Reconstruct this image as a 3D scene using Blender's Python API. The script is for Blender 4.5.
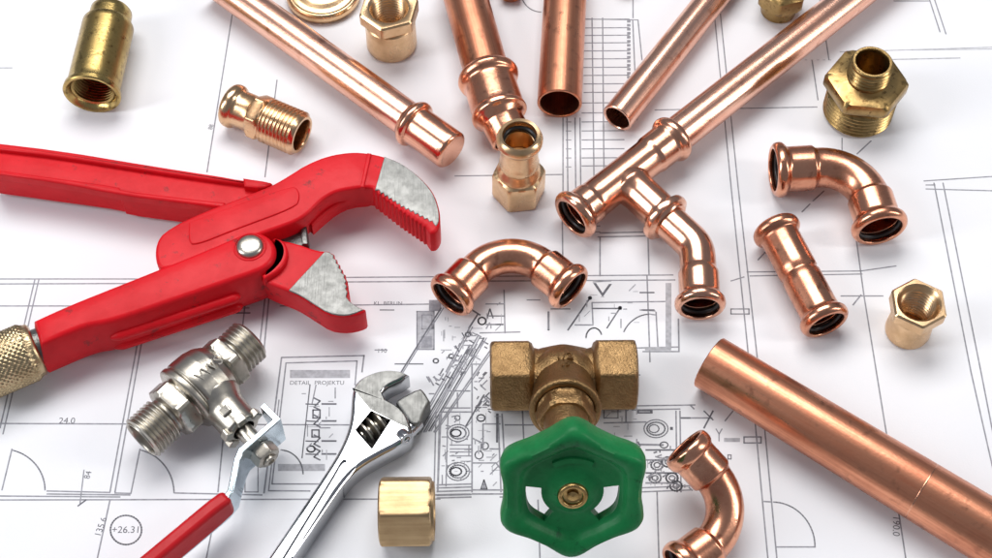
import bpy, math, random
from mathutils import Vector, Matrix
random.seed(7)
R = math.radians
for o in list(bpy.data.objects): bpy.data.objects.remove(o)
SC = bpy.context.scene
COL = SC.collection

# ------------------------------------------------------------------ camera (millimetres in code, metres in Blender)
PITCH, FPX, DIST = R(58), 1600.0, 593.0
CP = Vector((0, -DIST*math.cos(PITCH), DIST*math.sin(PITCH)))
FWD = Vector((0, math.cos(PITCH), -math.sin(PITCH)))
UP = Vector((0, math.sin(PITCH), math.cos(PITCH)))
cam = bpy.data.cameras.new('camera'); camo = bpy.data.objects.new('camera', cam); COL.objects.link(camo)
camo.location = CP*0.001; camo.rotation_euler = (math.pi/2-PITCH, 0, 0)
cam.sensor_width = 36; cam.lens = 36*FPX/992; cam.clip_start = 0.01; cam.clip_end = 50
SC.camera = camo

# ------------------------------------------------------------------ world and studio lamps
W = bpy.data.worlds.new('World'); SC.world = W; W.use_nodes = True
W.node_tree.nodes['Background'].inputs[0].default_value = (0.80, 0.86, 1.0, 1)
W.node_tree.nodes['Background'].inputs[1].default_value = 0.28
def softbox(name, loc, target, sx, sy, power, color=(1, 1, 1)):
    l = bpy.data.lights.new(name, 'AREA'); l.shape = 'RECTANGLE'; l.size = sx; l.size_y = sy
    l.energy = power; l.color = color
    o = bpy.data.objects.new(name, l); COL.objects.link(o); o.location = loc
    o.rotation_euler = (Vector(target)-Vector(loc)).to_track_quat('-Z', 'Y').to_euler()
softbox('overhead_softbox', (-0.14, 0.60, 1.22), (0, 0, 0), 1.10, 0.64, 20, (1, 0.985, 0.965))
softbox('side_softbox', (-0.95, -0.20, 0.65), (0, 0, 0), 0.28, 0.75, 7.0, (0.96, 0.98, 1))
softbox('side_softbox', (0.95, -0.10, 0.55), (0, 0, 0), 0.17, 0.70, 4.2, (1, 0.98, 0.95))
SC.view_settings.view_transform = 'Standard'; SC.view_settings.look = 'None'
SC.view_settings.gamma = 1; SC.view_settings.exposure = -0.25
SC.render.engine = 'CYCLES'

# ------------------------------------------------------------------ geometry helpers
def ray(px, py):
    return FWD + Vector((1, 0, 0))*((px-496)/FPX) + UP*((279-py)/FPX)
def G(px, py, z=0.0):
    d = ray(px, py); return CP + d*((z-CP.z)/d.z)
def mm(n, px, py, z=8.0):
    return n*(G(px, py, z)-CP).dot(FWD)/FPX

class MB:
    def __init__(s): s.v = []; s.f = []; s.uv = []; s.flat = set(); s.mi = []
    def face(s, ids, uvs=None, flat=False, mi=0):
        if flat: s.flat.add(len(s.f))
        s.f.append(tuple(ids)); s.uv.append(uvs or [(0, 0)]*len(ids)); s.mi.append(mi)
    def build(s, name, mat, parent=None, base=None, angle=38):
        b = base if base is not None else (Vector(parent['_b']) if parent else Vector((0, 0, 0)))
        me = bpy.data.meshes.new(name)
        me.from_pydata([((v-b)*0.001)[:] for v in s.v], [], s.f)
        uvl = me.uv_layers.new(name='UVMap'); k = 0
        for fu in s.uv:
            for u in fu: uvl.data[k].uv = u; k += 1
        for i, p in enumerate(me.polygons):
            p.use_smooth = i not in s.flat; p.material_index = s.mi[i]
        for m in (mat if isinstance(mat, (list, tuple)) else [mat]): me.materials.append(m)
        me.validate(); me.set_sharp_from_angle(angle=R(angle))
        o = bpy.data.objects.new(name, me); COL.objects.link(o)
        if parent: o.parent = parent
        if parent is None: o.location = b*0.001
        return o

class Path:
    """straight runs joined by arcs; pts = list of Vector, rad = bend radius at inner points"""
    def __init__(s, pts, rad=0):
        out = [pts[0].copy()]
        for i in range(1, len(pts)-1):
            a, b, c = pts[i-1], pts[i], pts[i+1]
            d1 = (a-b).normalized(); d2 = (c-b).normalized()
            half = d1.angle(d2)/2
            r = rad[i-1] if isinstance(rad, (list, tuple)) else rad
            t = r/math.tan(half)
            t = min(t, (a-b).length*.98, (c-b).length*.98); r = t*math.tan(half)
            cen = b + (d1+d2).normalized()*(r/math.sin(half))
            p1 = b+d1*t; p2 = b+d2*t
            v1 = p1-cen; v2 = p2-cen; ang = v1.angle(v2); n = max(4, int(math.degrees(ang)/3))
            ax = v1.cross(v2).normalized()
            for k in range(n+1): out.append(cen + Matrix.Rotation(ang*k/n, 3, ax) @ v1)
        out.append(pts[-1].copy())
        p = [out[0]]
        for q in out[1:]:
            if (q-p[-1]).length > 1e-4: p.append(q)
        s.p = p; s.s = [0]
        for i in range(1, len(p)): s.s.append(s.s[-1]+(p[i]-p[i-1]).length)
        s.L = s.s[-1]
        seg = [(p[i+1]-p[i]).normalized() for i in range(len(p)-1)]
        tn = [seg[0]] + [(seg[i]+seg[i-1]).normalized() for i in range(1, len(seg))] + [seg[-1]]
        up = Vector((0, 0, 1)) if abs(seg[0].z) < .8 else Vector((0, -1, 0))
        u = (up - seg[0]*up.dot(seg[0])).normalized(); us = [u]
        for i in range(1, len(p)):
            u = (u - tn[i]*u.dot(tn[i])).normalized(); us.append(u)
        s.t = tn; s.u = us
    def at(s, x):
        if x <= 0: return s.p[0]+s.t[0]*x, s.t[0], s.u[0]
        if x >= s.L: return s.p[-1]+s.t[-1]*(x-s.L), s.t[-1], s.u[-1]
        i = 0
        while i < len(s.s)-2 and s.s[i+1] < x: i += 1
        f = (x-s.s[i])/(s.s[i+1]-s.s[i])
        t = s.t[i].lerp(s.t[i+1], f).normalized(); u = s.u[i].lerp(s.u[i+1], f)
        return s.p[i].lerp(s.p[i+1], f), t, (u-t*u.dot(t)).normalized()

def rnd(prof, r=0.5, k=3):
    """fillet the corners of a (s, r) profile"""
    out = [prof[0]]
    for i in range(1, len(prof)-1):
        a, b, c = prof[i-1], prof[i], prof[i+1]
        if len(b) > 2: out.append(b); continue
        va = Vector((a[0]-b[0], a[1]-b[1])); vc = Vector((c[0]-b[0], c[1]-b[1]))
        if va.length < 1e-5 or vc.length < 1e-5: out.append(b); continue
        ra = min(r, va.length*.45); rc = min(r, vc.length*.45)
        p0 = Vector(b[:2])+va.normalized()*ra; p2 = Vector(b[:2])+vc.normalized()*rc
        for j in range(k+1):
            t = j/k; q = p0*(1-t)**2+Vector(b[:2])*2*t*(1-t)+p2*t*t
            out.append((q.x, q.y))
    out.append(prof[-1]); return out

def sweep(mb, path, prof, n=64, step=2.0, phase=0.0, rmod=None, cap0=False, cap1=False, mi=0, caps=0.978):
    """revolve a profile of (s, r) or hexagon stations (s, apothem, 'h', cap radius) along a path"""
    full = [prof[0]]
    for a, b in zip(prof, prof[1:]):
        ds = abs(a[0]-b[0]); m = max(1, int(ds/step)) if ds > step else 1
        for j in range(1, m): 
            t = j/m
            if len(a) > 2 and len(b) > 2: full.append((a[0]+(b[0]-a[0])*t, a[1]+(b[1]-a[1])*t, 'h', a[3]+(b[3]-a[3])*t))
            else: full.append((a[0]+(b[0]-a[0])*t, a[1]+(b[1]-a[1])*t))
        full.append(b)
    base = len(mb.v); acc = 0; vs = []; prev = None
    for st in full:
        c, t, u = path.at(st[0]); w = t.cross(u)
        if prev: acc += math.hypot(st[0]-prev[0], st[1]-prev[1])
        prev = st; vs.append(acc/50)
        for j in range(n):
            th = 2*math.pi*j/n
            if len(st) > 2:
                x = (th+phase) % (math.pi/3) - math.pi/6
                r = min(st[1]/math.cos(x), st[1]/math.cos(math.pi/6)*caps+0*st[1], st[3])
            else: r = st[1]
            if rmod: r += rmod(st[0], th, st[1])
            mb.v.append(c + u*(r*math.cos(th)) + w*(r*math.sin(th)))
    for i in range(len(full)-1):
        for j in range(n):
            k = (j+1) % n
            mb.face([base+i*n+j, base+i*n+k, base+(i+1)*n+k, base+(i+1)*n+j],
                    [(j/n, vs[i]), ((j+1)/n, vs[i]), ((j+1)/n, vs[i+1]), (j/n, vs[i+1])], mi=mi)
    if cap0: mb.face([base+j for j in range(n)][::-1], flat=True, mi=mi)
    if cap1: mb.face([base+(len(full)-1)*n+j for j in range(n)], flat=True, mi=mi)

def thread(s0, s1, rt, rb, pitch=1.5):
    """ridge profile between s0 and s1"""
    n = max(2, int(abs(s1-s0)/pitch)); d = (s1-s0)/n; out = []
    for i in range(n):
        a = s0+d*i
        out += [(a+d*.08, rb), (a+d*.40, rt), (a+d*.60, rt), (a+d*.92, rb)]
    return out

def chaikin(pts, it=2):
    pts = [(p[0], p[1], len(p) > 2) for p in pts]
    for _ in range(it):
        out = []; n = len(pts)
        for i in range(n):
            p = pts[i]; a = pts[i-1]; b = pts[(i+1) % n]
            if p[2]: out.append(p); continue
            out.append((p[0]+(a[0]-p[0])*.25, p[1]+(a[1]-p[1])*.25, False))
            out.append((p[0]+(b[0]-p[0])*.25, p[1]+(b[1]-p[1])*.25, False))
        pts = out
    return [(p[0], p[1]) for p in pts]

def teeth(a, b, n, amp):
    """sawtooth points in pixels from a to b, amp to the left of travel"""
    out = []; dx, dy = b[0]-a[0], b[1]-a[1]; L = math.hypot(dx, dy); nx, ny = dy/L, -dx/L
    for i in range(n):
        out.append((a[0]+dx*i/n, a[1]+dy*i/n, 1)); t = (i+.6)/n
        out.append((a[0]+dx*t+nx*amp, a[1]+dy*t+ny*amp, 1))
    return out

def offs(P, d):
    n = len(P); ar = sum(P[i].x*P[(i+1) % n].y-P[(i+1) % n].x*P[i].y for i in range(n)); sg = 1 if ar > 0 else -1
    out = []
    for i in range(n):
        e1 = (P[i]-P[i-1]); e2 = (P[(i+1) % n]-P[i])
        n1 = Vector((-e1.y, e1.x, 0)); n2 = Vector((-e2.y, e2.x, 0))
        if n1.length < 1e-9 or n2.length < 1e-9: out.append(P[i].copy()); continue
        n1.normalize(); n2.normalize(); m = n1+n2
        if m.length < .3: m = n1
        m = m.normalized(); k = min(1/max(m.dot(n1), .5), 1.6)
        out.append(P[i]+m*(sg*d*k))
    return out, sg

def plate(mb, P, z1, z0, bev=0.8, mi=0, bottom=True):
    """P: outline in plane (Vectors); extruded z0..z1 with a rounded top edge"""
    P = [Vector((p.x, p.y, 0)) for p in P]
    O, sg = offs(P, 0); 
    if sg < 0: P = P[::-1]
    rings = [(0, z0), (0, z1-bev)]
    for a in (25, 50, 75, 90):
        rings.append((bev*(1-math.cos(R(a))), z1-bev+bev*math.sin(R(a))))
    base = len(mb.v); n = len(P); L = [0]
    for i in range(n): L.append(L[-1]+(P[(i+1) % n]-P[i]).length/50)
    for d, z in rings:
        Q, _ = offs(P, d)
        for q in Q: mb.v.append(Vector((q.x, q.y, z)))
    for i in range(len(rings)-1):
        for j in range(n):
            k = (j+1) % n
            mb.face([base+i*n+j, base+i*n+k, base+(i+1)*n+k, base+(i+1)*n+j],
                    [(L[j], i*.1), (L[j+1], i*.1), (L[j+1], i*.1+.1), (L[j], i*.1+.1)], mi=mi)
    mb.face([base+(len(rings)-1)*n+j for j in range(n)], flat=True, mi=mi)
    if bottom: mb.face([base+j for j in range(n)][::-1], flat=True, mi=mi)

def outl(pts, z, it=2): return [G(x, y, z) for x, y in chaikin(pts, it)]

def boxat(mb, M, x0, x1, y0, y1, z0, z1, mi=0):
    base = len(mb.v)
    for x, y, z in ((x0,y0,z0),(x1,y0,z0),(x1,y1,z0),(x0,y1,z0),(x0,y0,z1),(x1,y0,z1),(x1,y1,z1),(x0,y1,z1)):
        mb.v.append(M @ Vector((x, y, z)))
    for f in ((3,2,1,0),(4,5,6,7),(0,1,5,4),(1,2,6,5),(2,3,7,6),(3,0,4,7)): mb.face([base+i for i in f], mi=mi, flat=True)

def text_into(mb, s, size, M, depth=0.0):
    cu = bpy.data.curves.new('t', 'FONT'); cu.body = s; cu.size = size; cu.align_x = 'CENTER'; cu.align_y = 'CENTER'
    cu.resolution_u = 3; cu.extrude = depth
    ob = bpy.data.objects.new('t', cu); COL.objects.link(ob)
    me = bpy.data.meshes.new_from_object(ob)
    base = len(mb.v)
    for v in me.vertices: mb.v.append(M @ v.co)
    for p in me.polygons: mb.face([base+i for i in p.vertices], flat=True)
    bpy.data.objects.remove(ob); bpy.data.curves.remove(cu); bpy.data.meshes.remove(me)

def soften(o, w=0.5, seg=2):
    m = o.modifiers.new('bevel', 'BEVEL'); m.width = w*0.001; m.segments = seg; m.limit_method = 'ANGLE'; m.angle_limit = R(35)
    m.harden_normals = True
    return o

def boolean(o, cutter):
    m = o.modifiers.new('b', 'BOOLEAN'); m.object = cutter; m.operation = 'DIFFERENCE'; m.solver = 'EXACT'
    bpy.context.view_layer.update()
    dg = bpy.context.evaluated_depsgraph_get()
    me = bpy.data.meshes.new_from_object(o.evaluated_get(dg))
    o.modifiers.clear(); o.data = me; bpy.data.objects.remove(cutter)

def thing(name, label, cat, base, group=None):
    o = bpy.data.objects.new(name, None); COL.objects.link(o); b = Vector((base.x, base.y, 0))
    o.location = b*0.001; o['_b'] = b[:]; o['label'] = label; o['category'] = cat; o.empty_display_size = .01
    if group: o['group'] = group
    return o

# ------------------------------------------------------------------ materials
def newmat(name):
    m = bpy.data.materials.new(name); m.use_nodes = True; nt = m.node_tree
    return m, nt, nt.nodes['Principled BSDF']
def N(nt, t, **kw):
    n = nt.nodes.new(t)
    for k, v in kw.items(): setattr(n, k, v)
    return n
def ramp(nt, fac, stops):
    r = N(nt, 'ShaderNodeValToRGB'); e = r.color_ramp.elements
    while len(e) < len(stops): e.new(.5)
    for i, (p, c) in enumerate(stops):
        e[i].position = p; e[i].color = (c if hasattr(c, '__len__') else (c, c, c)) + ((1,) if hasattr(c, '__len__') and len(c) == 3 else ()) if hasattr(c, '__len__') else (c, c, c, 1)
    nt.links.new(fac, r.inputs[0]); return r.outputs[0]
def metal(name, c1, c2, r0, r1, blotch=60, streak=True, bump=0.05, bscale=900, c3=None, spots=0.0):
    m, nt, p = newmat(name); L = nt.links
    p.inputs['Metallic'].default_value = 1
    tc = N(nt, 'ShaderNodeTexCoord')
    n1 = N(nt, 'ShaderNodeTexNoise'); n1.inputs['Scale'].default_value = blotch; n1.inputs['Detail'].default_value = 6
    n1.inputs['Roughness'].default_value = .65; L.new(tc.outputs['Object'], n1.inputs['Vector'])
    mp = N(nt, 'ShaderNodeMapping'); mp.inputs['Scale'].default_value = (60, 1.6, 1) if streak else (8, 8, 1)
    L.new(tc.outputs['UV'], mp.inputs[0])
    n2 = N(nt, 'ShaderNodeTexNoise'); n2.inputs['Scale'].default_value = 1.0; n2.inputs['Detail'].default_value = 5
    L.new(mp.outputs[0], n2.inputs['Vector'])
    mx = N(nt, 'ShaderNodeMix'); mx.inputs[0].default_value = .45 if streak else .15
    L.new(n1.outputs[0], mx.inputs[2]); L.new(n2.outputs[0], mx.inputs[3])
    col = ramp(nt, mx.outputs[0], [(.34, c2), (.58, c1)])
    if c3:
        n4 = N(nt, 'ShaderNodeTexNoise'); n4.inputs['Scale'].default_value = blotch*4; n4.inputs['Detail'].default_value = 3
        L.new(tc.outputs['Object'], n4.inputs['Vector'])
        f = ramp(nt, n4.outputs[0], [(.58-spots, 0.0), (.72-spots, 0.8)])
        m2 = N(nt, 'ShaderNodeMix', data_type='RGBA'); L.new(f, m2.inputs[0]); L.new(col, m2.inputs[6]); m2.inputs[7].default_value = c3+(1,)
        col = m2.outputs[2]
    oi = N(nt, 'ShaderNodeObjectInfo'); mr = N(nt, 'ShaderNodeMapRange'); mr.inputs[3].default_value = .86; mr.inputs[4].default_value = 1.04
    L.new(oi.outputs['Random'], mr.inputs[0]); hs = N(nt, 'ShaderNodeHueSaturation'); hs.inputs['Saturation'].default_value = .97
    L.new(mr.outputs[0], hs.inputs['Value']); L.new(col, hs.inputs['Color']); col = hs.outputs[0]
    L.new(col, p.inputs['Base Color'])
    L.new(ramp(nt, mx.outputs[0], [(.3, r1), (.65, r0)]), p.inputs['Roughness'])
    n3 = N(nt, 'ShaderNodeTexNoise'); n3.inputs['Scale'].default_value = bscale; n3.inputs['Detail'].default_value = 4
    L.new(tc.outputs['Object'], n3.inputs['Vector'])
    ad = N(nt, 'ShaderNodeMath', operation='ADD'); L.new(n3.outputs[0], ad.inputs[0]); L.new(n2.outputs[0], ad.inputs[1])
    b = N(nt, 'ShaderNodeBump'); b.inputs['Strength'].default_value = bump; b.inputs['Distance'].default_value = 0.0006
    L.new(ad.outputs[0], b.inputs['Height']); L.new(b.outputs[0], p.inputs['Normal'])
    return m
M_cop = metal('copper_polished', (.92, .49, .33), (.72, .32, .20), .15, .30, 45, True, .04)
M_copb = metal('copper_drawn', (.76, .32, .18), (.48, .16, .085), .26, .42, 50, True, .05, c3=(.38, .14, .08), spots=-.01)
M_copp = metal('copper_pink', (.92, .54, .40), (.76, .36, .24), .18, .34, 40, True, .05, c3=(.50, .20, .12), spots=-.03)
M_copf = metal('copper_fitting', (.86, .41, .25), (.56, .21, .12), .16, .34, 70, False, .05, c3=(.46, .16, .09), spots=.0)
M_bra = metal('brass_bright', (.86, .58, .33), (.64, .40, .20), .22, .38, 80, False, .05)
M_brd = metal('brass_aged', (.50, .33, .13), (.30, .185, .06), .24, .40, 110, False, .08, c3=(.16, .09, .03), spots=.02)
M_brs = metal('brass_stained', (.60, .43, .15), (.38, .25, .08), .20, .38, 90, False, .07, c3=(.20, .11, .03), spots=.03)
M_brc = metal('brass_cast', (.36, .22, .095), (.25, .145, .06), .36, .52, 150, False, .55, 1400)
M_nic = metal('nickel_plated', (.60, .56, .49), (.36, .33, .28), .26, .42, 100, False, .06)
M_chr = metal('chrome', (.58, .59, .61), (.48, .49, .51), .12, .20, 60, False, .01)
M_ste = metal('bare_steel', (.25, .25, .24), (.20, .20, .19), .42, .55, 300, False, .3, 1600, c3=(.13, .13, .125), spots=-.03)
M_brp = metal('copper_brass', (.87, .57, .33), (.66, .38, .19), .18, .34, 80, False, .05)
M_brk = metal('brass_knurled', (.62, .48, .28), (.42, .31, .17), .25, .42, 80, False, .15)
M_brn = metal('brass_brushed', (.60, .42, .23), (.46, .30, .15), .36, .50, 60, True, .08)
M_dst = metal('dark_steel', (.20, .20, .19), (.10, .10, .10), .35, .5, 120, False, .3)
M_zin = metal('zinc_plate', (.66, .76, .82), (.50, .60, .66), .16, .30, 60, False, .08)
for n_ in [x for x in M_ste.node_tree.nodes if x.type == 'TEX_NOISE' and x.inputs['Scale'].default_value > 1000]:
    nt = M_ste.node_tree; mp = N(nt, 'ShaderNodeMapping'); mp.inputs['Rotation'].default_value = (0, 0, .6); mp.inputs['Scale'].default_value = (1, .08, 1)
    nt.links.new(n_.inputs['Vector'].links[0].from_socket, mp.inputs[0]); nt.links.new(mp.outputs[0], n_.inputs['Vector'])
def paint(name, c, c2, rough=.28, chip=None, bump=.12):
    m, nt, p = newmat(name); L = nt.links; tc = N(nt, 'ShaderNodeTexCoord')
    n1 = N(nt, 'ShaderNodeTexNoise'); n1.inputs['Scale'].default_value = 40; n1.inputs['Detail'].default_value = 8; n1.inputs['Roughness'].default_value = .7
    L.new(tc.outputs['Object'], n1.inputs['Vector'])
    col = ramp(nt, n1.outputs[0], [(.35, c2), (.6, c)])
    if chip:
        n2 = N(nt, 'ShaderNodeTexNoise'); n2.inputs['Scale'].default_value = 130; n2.inputs['Detail'].default_value = 6; n2.inputs['Roughness'].default_value = .75
        L.new(tc.outputs['Object'], n2.inputs['Vector'])
        f = ramp(nt, n2.outputs[0], [(.59, 0.0), (.67, .75)])
        m2 = N(nt, 'ShaderNodeMix', data_type='RGBA'); L.new(f, m2.inputs[0]); L.new(col, m2.inputs[6]); m2.inputs[7].default_value = chip+(1,)
        col = m2.outputs[2]
    L.new(col, p.inputs['Base Color']); L.new(ramp(nt, n1.outputs[0], [(.3, rough+.2), (.7, rough)]), p.inputs['Roughness'])
    p.inputs['Specular IOR Level'].default_value = .16; p.inputs['Coat Weight'].default_value = .03; p.inputs['Coat Roughness'].default_value = .12
    n3 = N(nt, 'ShaderNodeTexNoise'); n3.inputs['Scale'].default_value = 350; n3.inputs['Detail'].default_value = 3
    L.new(tc.outputs['Object'], n3.inputs['Vector'])
    b = N(nt, 'ShaderNodeBump'); b.inputs['Strength'].default_value = bump; b.inputs['Distance'].default_value = .0008
    L.new(n3.outputs[0], b.inputs['Height']); L.new(b.outputs[0], p.inputs['Normal'])
    return m
M_red = paint('red_enamel', (.66, .008, .016), (.54, .006, .012), .32, (.16, .02, .02))
M_redv = paint('red_vinyl', (.50, .012, .018), (.42, .01, .014), .30, None, .05)
M_grn = paint('green_enamel', (.013, .20, .06), (.007, .13, .036), .30, (.004, .06, .02), .25)
M_rub, nt_, p_ = newmat('black_rubber'); p_.inputs['Base Color'].default_value = (.015, .012, .012, 1); p_.inputs['Roughness'].default_value = .35
def flatmat(name, c, rough=.8):
    m, nt, p = newmat(name); L = nt.links; tc = N(nt, 'ShaderNodeTexCoord')
    n1 = N(nt, 'ShaderNodeTexNoise'); n1.inputs['Scale'].default_value = 500; n1.inputs['Detail'].default_value = 4
    L.new(tc.outputs['Object'], n1.inputs['Vector'])
    L.new(ramp(nt, n1.outputs[0], [(.3, tuple(x*.8 for x in c)), (.7, tuple(min(1, x*1.25) for x in c))]), p.inputs['Base Color'])
    p.inputs['Roughness'].default_value = rough; p.inputs['Specular IOR Level'].default_value = .2
    return m
M_ink = flatmat('ink_dark', (.15, .15, .17)); M_gry = flatmat('ink_grey', (.29, .29, .32)); M_pal = flatmat('ink_pale', (.42, .42, .45))
M_tab = flatmat('table_laminate', (.55, .53, .50), .5)
M_pap, nt, p = newmat('drawing_paper'); tc = N(nt, 'ShaderNodeTexCoord')
n1 = N(nt, 'ShaderNodeTexNoise'); n1.inputs['Scale'].default_value = 9; n1.inputs['Detail'].default_value = 5
nt.links.new(tc.outputs['Object'], n1.inputs['Vector'])
nt.links.new(ramp(nt, n1.outputs[0], [(.3, (.775, .782, .815)), (.7, (.83, .833, .86))]), p.inputs['Base Color'])
p.inputs['Roughness'].default_value = .65; p.inputs['Specular IOR Level'].default_value = .25
n2 = N(nt, 'ShaderNodeTexNoise'); n2.inputs['Scale'].default_value = 14; n2.inputs['Detail'].default_value = 2
n3 = N(nt, 'ShaderNodeTexNoise'); n3.inputs['Scale'].default_value = 1500; n3.inputs['Detail'].default_value = 3
nt.links.new(tc.outputs['Object'], n2.inputs['Vector']); nt.links.new(tc.outputs['Object'], n3.inputs['Vector'])
b1 = N(nt, 'ShaderNodeBump'); b1.inputs['Strength'].default_value = .25; b1.inputs['Distance'].default_value = .004
b2 = N(nt, 'ShaderNodeBump'); b2.inputs['Strength'].default_value = .12; b2.inputs['Distance'].default_value = .0003
nt.links.new(n2.outputs[0], b1.inputs['Height']); nt.links.new(n3.outputs[0], b2.inputs['Height'])
nt.links.new(b1.outputs[0], b2.inputs['Normal']); nt.links.new(b2.outputs[0], p.inputs['Normal'])

# ------------------------------------------------------------------ table and drawing
def slab(name, x0, x1, y0, y1, z0, z1, mat, base=None):
    mb = MB(); boxat(mb, Matrix.Identity(4), x0, x1, y0, y1, z0, z1); return mb.build(name, mat, base=base)
tb = slab('table_top', -700, 700, -500, 700, -30, -.35, M_tab); tb['kind'] = 'structure'
PB = Vector((0, 0, 0))
paper = slab('floor_plan_sheet', -330, 330, -190, 290, -.3, 0, M_pap)
paper['label'] = 'large white architectural floor plan sheet under all the tools and fittings'; paper['category'] = 'drawing'
INK = {0: MB(), 1: MB(), 2: MB()}; zc = [0.02]
def ln(pts, w=.36, g=1, z=None):
    w = w*1.3+.04 if w < .5 else w*.55+.16; mb = INK[g]; P = [G(x, y, 0) for x, y in pts]
    if z is None: zc[0] += .00005; z = zc[0]
    for i in range(len(P)-1):
        a, b = P[i], P[i+1]; d = (b-a)
        if d.length < 1e-6: continue
        d.normalize(); n = Vector((-d.y, d.x, 0))*(w/2); e = d*(w*.3)
        k = len(mb.v)
        for q in (a-n-e, b-n+e, b+n+e, a+n-e): mb.v.append(Vector((q.x, q.y, z)))
        mb.face([k, k+1, k+2, k+3], flat=True)
def poly(pts, g=1):
    mb = INK[g]; zc[0] += .00005; k = len(mb.v)
    for x, y in pts: q = G(x, y); mb.v.append(Vector((q.x, q.y, zc[0])))
    ids = list(range(k, k+len(pts)))
    a = sum(mb.v[ids[i]].x*mb.v[ids[(i+1) % len(ids)]].y-mb.v[ids[(i+1) % len(ids)]].x*mb.v[ids[i]].y for i in range(len(ids)))
    mb.face(ids if a > 0 else ids[::-1], flat=True)
def rect(x0, y0, x1, y1, g=1): poly([(x0, y0), (x1, y0), (x1, y1), (x0, y1)], g)
def rl(x0, y0, x1, y1, w=.3, g=1): ln([(x0, y0), (x1, y0), (x1, y1), (x0, y1), (x0, y0)], w, g)
def arc(cx, cy, rx, ry, a0, a1, w=.36, g=1, n=20):
    ln([(cx+rx*math.cos(R(a0+(a1-a0)*i/n)), cy-ry*math.sin(R(a0+(a1-a0)*i/n))) for i in range(n+1)], w, g)
def tx(s, px, py, h, ang=0, g=0):
    o = G(px, py); M = Matrix.Translation(Vector((o.x, o.y, .025))) @ Matrix.Rotation(R(ang), 4, 'Z')
    text_into(INK[g], s, h, M)
V = [((237,-15),(207,172)), ((277,80),(265,177)), ((35,279),(0,428)), ((39,279),(3,434)), ((143,335),(115,492)), ((139,335),(110,492)),
     ((110,500),(97,560)), ((265,298),(258,360)), ((269,298),(263,360)), ((245,305),(242,332)), ((212,530),(206,560)), ((223,440),(218,492)),
     ((714,10),(731,186)), ((720,10),(738,186)), ((731,186),(753,400)), ((738,186),(762,400)), ((753,400),(768,560)), ((762,400),(777,560)),
     ((819,-5),(829,60)), ((855,230),(864,296)), ((864,296),(886,431)), ((886,431),(906,560)), ((934,183),(971,372)), ((943,183),(981,372)),
     ((971,372),(1000,500)), ((981,372),(1006,500)), ((929,-2),(940,32)), ((934,-2),(946,34)), ((563,118),(563,200)), ((567,118),(568,200)),
     ((575,118),(576,210)), ((580,118),(581,210)), ((633,-5),(633,18)), ((592,18),(594,180)), ((602.6,18),(604,180)), ((632.7,20),(637,120)),
     ((638,20),(642,60)), ((504,290),(505,333)), ((647,276),(650,362)), ((656,312),(658,348)), ((563,276),(562,200)), ((540,560),(538,500)), ((812,60),(818,100)),
     ((676,411),(677,492)), ((680,411),(681,492)), ((592,303),(593,324)), ((657,492),(659,560)), ((525,470),(522,400))]
for a, b in V: ln([a, b], .38, 1)
H = [((-5,279),(150,279)), ((-5,284),(140,283.5)), ((340,277.5),(673,275)), ((340,282),(675,280)), ((-5,306),(90,306)), ((280,306),(440,304)),
     ((-5,423.5),(360,425)), ((47,491),(110,492.5)), ((47,494),(130,495)), ((-5,496),(120,497)), ((-5,500),(440,499)), ((175,493),(262,495)),
     ((115,493),(131,493.5)), ((655,110),(817,107)), ((747,272),(861,271)), ((861,271),(896,266)), ((750,276),(862,274)), ((841,296),(883,296)),
     ((926,189),(1000,191)), ((924,181),(1000,176)), ((926,185),(935,185)), ((894,1),(929,1)), ((455,176),(563,174.5)), ((592,302.6),(666,301.5)),
     ((486,304),(504,304)), ((640,292.6),(654,292.6)), ((640,310),(655,311)), ((637,348),(678,347)), ((643,351.6),(679,351.6)), ((380,496),(470,494)),
     ((604,423),(646,422)), ((628,406),(695,405)), ((632,410),(680,409)), ((480,333),(520,332)), ((640,492),(690,490)), ((638,488),(690,486)), ((400,496),(440,495)),
     ((640,375),(600,375)), ((500,497),(520,497))]
for a, b in H: ln([a, b], .38, 1)
ln([(0,68),(12,68)], .4, 2); ln([(840,52),(1000,47)], .5, 2); ln([(870,60),(960,58)], .4, 2); ln([(912,50),(1000,49)], .5, 2)
# door swings
ln([(12,449),(2,490)]); arc(2, 490, 43, 41, 76, 0); ln([(140,449),(131,493)]); arc(131, 493, 43, 44, 78, 0)
ln([(777,547),(815,547)]); arc(772, 547, 43, 45, 88, 0); ln([(764,501.5),(772,502)]); ln([(649,314),(656,315)]); arc(651, 345, 30, 31, 155, 92)
arc(541, -8, 20, 20, 180, 270)
# dimensions and figures
tx('24.0', 67, 421, 3.4, 0); ln([(84,470),(80,504)], .3); tx('84', 88, 475, 3.0, 80); tx('135.6', 101, 527, 3.2, 78); tx('190.0', 896, 526, 3.4, -98)
ln([(86,500),(78,506)], .4, 0)
arc(126, 530, 15.6, 14.6, 0, 360, .42, 1, 36); tx('+26.31', 126, 530, 3.5, 0)
tx('88', 211, 127, 2.6, 80); ln([(236,313),(250,313)], .7, 0); ln([(238,308),(249,308)], .3)
tx('KL. BERLIN', 388, 303.5, 2.2, 0); ln([(380,310),(394,310)], .5, 0); ln([(375,350),(387,350)], .6, 1)
# staircase
for i, y in enumerate([19.4,28,35.5,43,51,59,67.5,75.5,84,92.5,103,113,122,131,140,149,158,166]):
    ln([(584 if i < 10 else 582, y), (629 if i < 9 else 624, y-.3)], .38, 1)
for y in range(20, 120, 4): rect(627, y, 630.5, y+2.6, 1)
ln([(584,19),(638,20)], .38)
for y in range(50, 170, 9): ln([(566, y+70*0),(571, y)], .3, 1) if y > 120 else None
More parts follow.
